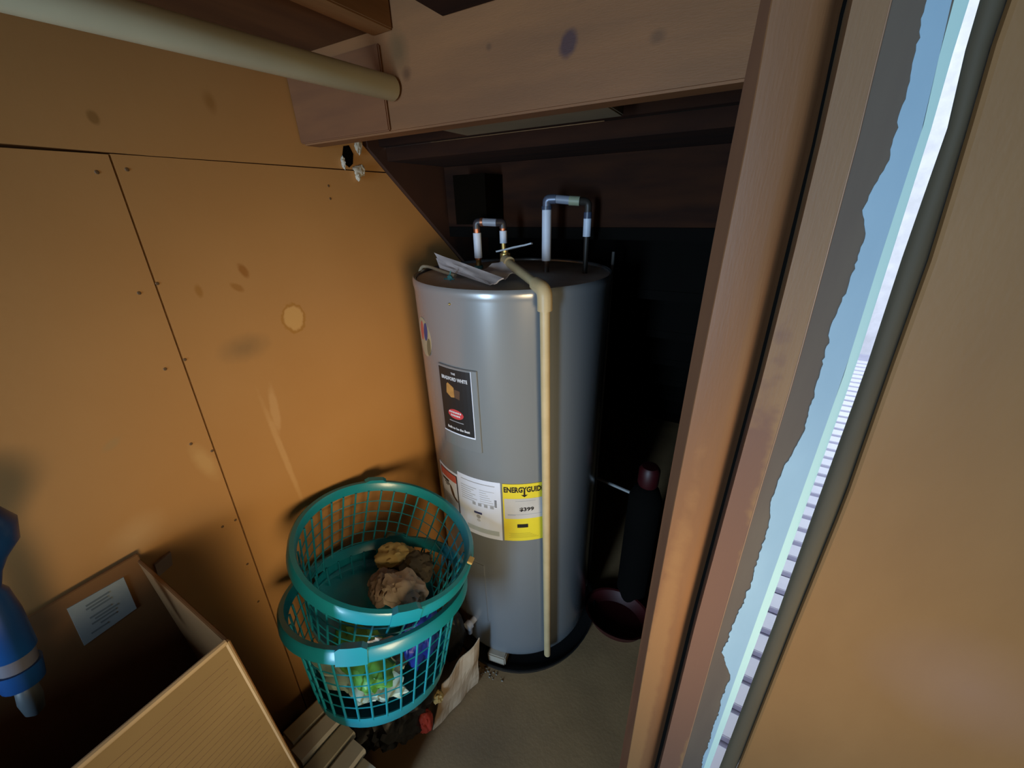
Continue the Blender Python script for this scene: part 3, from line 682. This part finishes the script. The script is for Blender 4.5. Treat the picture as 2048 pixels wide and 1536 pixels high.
crumple('paper_scrap', pL(.04, -.135, .185), (.045, .012, .016), cloth_m, 'torn pale paper scrap just under the lower basket rim', 'paper', 22, 20, (0, -20), amp=.6)
crumple('dark_clothing', pL(-.02, .03, .06), (.105, .095, .040), mat('dark_clothing', (.03, .035, .035), .9), 'dark clothing filling the bottom of the lower basket', 'clothing', 30)
bm = box(B(), (-.010, -.006, 0), (.010, .006, .006), .001); bmesh.ops.transform(bm, matrix=Matrix.Translation(mU @ Vector((.165, -.115, .238))) @ mU.to_3x3().to_4x4() @ Matrix.Rotation(R(50), 4, 'Z'), verts=bm.verts)
o = obj('tape_scrap', bm, foam_m); tag(o, 'tiny tan tape scrap stuck on the upper basket rim', 'tape')

# ------------------------------------------------------------------ cardboard, red packet, vinyl strips, grit
bm = sheet(B(), [(-.535, .392, .004), (-.487, .560, .006), (-.484, .588, .205), (-.535, .455, .135)], .003, 12, 8, .010, 5)
o = obj('cardboard_piece', bm, cardl_m); tag(o, 'torn pale corrugated cardboard piece leaning beside the black bag', 'cardboard')
crumple('red_packet', (-.545, .378, .075), (.024, .024, .055), redc_m, 'small red packet between the black bag and cardboard piece', 'packet', 17, 30, amp=.2, cr=.1)
crumple('cream_scrap', (-.532, .43, .115), (.016, .016, .02), foam_m, 'cream coloured scrap above the red packet', 'scrap', 18, amp=.3)
crumple('black_sack', (-.605, .578, .16), (.058, .042, .155), black_m, 'small black sack wedged between baskets and tank', 'bag', 19, 20, amp=.18, cr=.15)
bm = B()
for k in range(60):
    a = R(random.uniform(-112, -72)); q_ = random.uniform(.293, .318); s = random.uniform(.001, .0042)
    blob(bm, (HX+q_*math.cos(a), HY+q_*math.sin(a), s*.5), (s, s*.8, s*.7), 1, .3, 2, k)
o = obj('grit', bm, mat('grit', (.30, .27, .22), .9)); tag(o, 'loose crumbs of grit on the floor along the drain pan', 'grit', kind='stuff')
vy0 = .245
k = 0
for lay in range(2):
    for i in range(5):
        x0 = -.752+i*.049+lay*.010; yy = vy0-.012*i+(.0 if lay else -.03); zz = .235+lay*.019+ (.004 if i % 2 else 0)
        bm = B(); L_ = .10+.012*((i*3+lay) % 3)
        prism(bm, [(x0, zz), (x0+.046, zz), (x0+.046, zz+.012), (x0+.041, zz+.016), (x0+.005, zz+.016), (x0, zz+.012)], 1, yy-L_, yy)
        bmesh.ops.rotate(bm, verts=bm.verts, cent=(x0, yy, zz), matrix=Matrix.Rotation(R(-3+1.3*i), 3, 'Z') @ Matrix.Rotation(R(-8), 3, 'X'))
        t_ = obj('vinyl_strip', bm, vinylw_m if (lay == 1 and i in (1, 3)) else vinyl_m)
        pos = ['against the wall', 'second from the wall', 'in the middle', 'second from the right', 'at the right'][i]
        tag(t_, ('white' if (lay == 1 and i in (1, 3)) else 'grey')+' vinyl trim strip in the '+('upper' if lay else 'lower')+' layer of the stack, '+pos, 'trim strip', 'grey vinyl strips stacked below the baskets'); k += 1
bm = B(); box(bm, (-.790, .097, .001), (-.530, .200, .205), .004)
o = obj('storage_box', bm, black_m); tag(o, 'dark box on the floor under the vinyl strips', 'box')

# ------------------------------------------------------------------ tall open carton
X0, X1, Y0, Y1, ZT = -.800, -.512, -.42, .090, .895
ct = thing('open_carton', 'tall open brown cardboard carton against the wall, its flaps gone', 'box', ((X0+X1)/2, (Y0+Y1)/2, 0))
th = .005
obj('side_panel', box(B(), (X0, Y0, 0), (X0+th, Y1, ZT+.012), .001), [cardin_m], ct)
pn = obj('side_panel', box(B(), (X0+th, Y1-th, 0), (X1, Y1, ZT), .001), [cardin_m], ct)
pr = obj('side_panel', box(B(), (X1-th, Y0, 0), (X1, Y1-th, ZT), .001), card_m, ct)
obj('side_panel', box(B(), (X0+th, Y0, 0), (X1-th, Y0+th, ZT), .001), cardin_m, ct)
obj('bottom_panel', box(B(), (X0+th, Y0+th, .003), (X1-th, Y1-th, .01)), cardin_m, ct)
bm = B()
for k in range(26):
    z = ZT-.030-k*.0125
    box(bm, (X1-.0002, Y0+.01, z), (X1+.0004, Y1-.012-(k % 3)*.004, z+.0011))
fl_ = obj('flute_ridges', bm, mat('flute_line', (.25, .165, .085), .8), pr); fl_['kind'] = 'stuff'
bm = B(); tube(bm, [(X1-.0025, Y0, ZT), (X1-.0025, Y1-.004, ZT)], .0042, 8); tube(bm, [(X1-.0025, Y1-.004, ZT), (X1-.0025, Y1-.0035, ZT-.6)], .0035, 8)
obj('folded_edge', bm, mat('carton_edge', (.46, .34, .20), .6), pr, smooth=True)
bm = B(); prism(bm, [(-.013, .808), (.055, .812), (.062, .882), (-.004, .886)], 0, X0+th, X0+th+.0012)
lb = obj('paper_label', bm, labelgrey_m, ct); lb['label'] = 'grey-white shipping label inside the carton'
bm = B()
for k, (a_, b_, z) in enumerate(((.012, .040, .872), (.010, .036, .866), (.014, .038, .860), (.008, .034, .848), (.012, .040, .842), (.006, .036, .836), (.014, .034, .829), (.0, .020, .821))):
    prism(bm, [(a_, z-.0018), (b_, z-.0014), (b_, z+.0016), (a_, z+.0014)], 0, X0+th+.0012, X0+th+.0016)
obj('lettering', bm, labelprint_m, lb)
bm = B(); prism(bm, [(.102, .862), (.128, .868), (.122, .842), (.098, .836)], 0, WX+.0005, WX+.006)
o = obj('tape_tab', bm, mat('pinkish_tape', (.36, .25, .18), .5)); tag(o, 'curled strip of tan tape on the wall beside the carton', 'tape')

# blue handled tool standing in the carton
bt = thing('blue_bottle', 'blue plastic spray bottle with rounded head and grey cap standing in the open carton', 'bottle', (-.66, -.05, .80))
pb = [Vector((-.715, -.055, 1.125)), Vector((-.60, -.060, .93))]
def seglathe(name, pts, m):
    bm = B(); tube(bm, [p for p, _ in pts], [q_ for _, q_ in pts], 24); return obj(name, bm, m, bt, smooth=True)
A_ = Vector((-.700, -.020, 1.107))
seglathe('head', [(A_+Vector((0, 0, .031)), .003), (A_+Vector((0, 0, .028)), .012), (A_+Vector((0, 0, .016)), .025), (A_, .031), (A_+Vector((0, -.003, -.022)), .027), (A_+Vector((0, -.008, -.040)), .016), (A_+Vector((0, -.012, -.056)), .010), (Vector((-.70, -.040, 1.032)), .010)], blue_m)
S = Vector((-.700, -.040, 1.036)); T_ = Vector((-.700, -.0655, .893)); ax_ = (T_-S)
seglathe('body', [(S, .009), (S+ax_*.08, .015), (S+ax_*.3, .019), (S+ax_*.68, .021), (S+ax_*.70, .019)], blue_m)
seglathe('band', [(S+ax_*.69, .0185), (S+ax_*.84, .018)], band_m)
seglathe('collar', [(S+ax_*.835, .021), (S+ax_*1.03, .019), (S+ax_*1.06, .012)], blue_m)
seglathe('grey_cap', [(S+ax_*1.05, .006), (S+ax_*1.09, .010), (S+ax_*1.24, .0115), (S+ax_*1.38, .009), (S+ax_*1.43, .003)], slick_m)

for o in bpy.data.objects:      # print on labels: marks too small to pick apart singly
    if o.name.split('.')[0] in ('lettering', 'barcode', 'border'): o['kind'] = 'stuff'
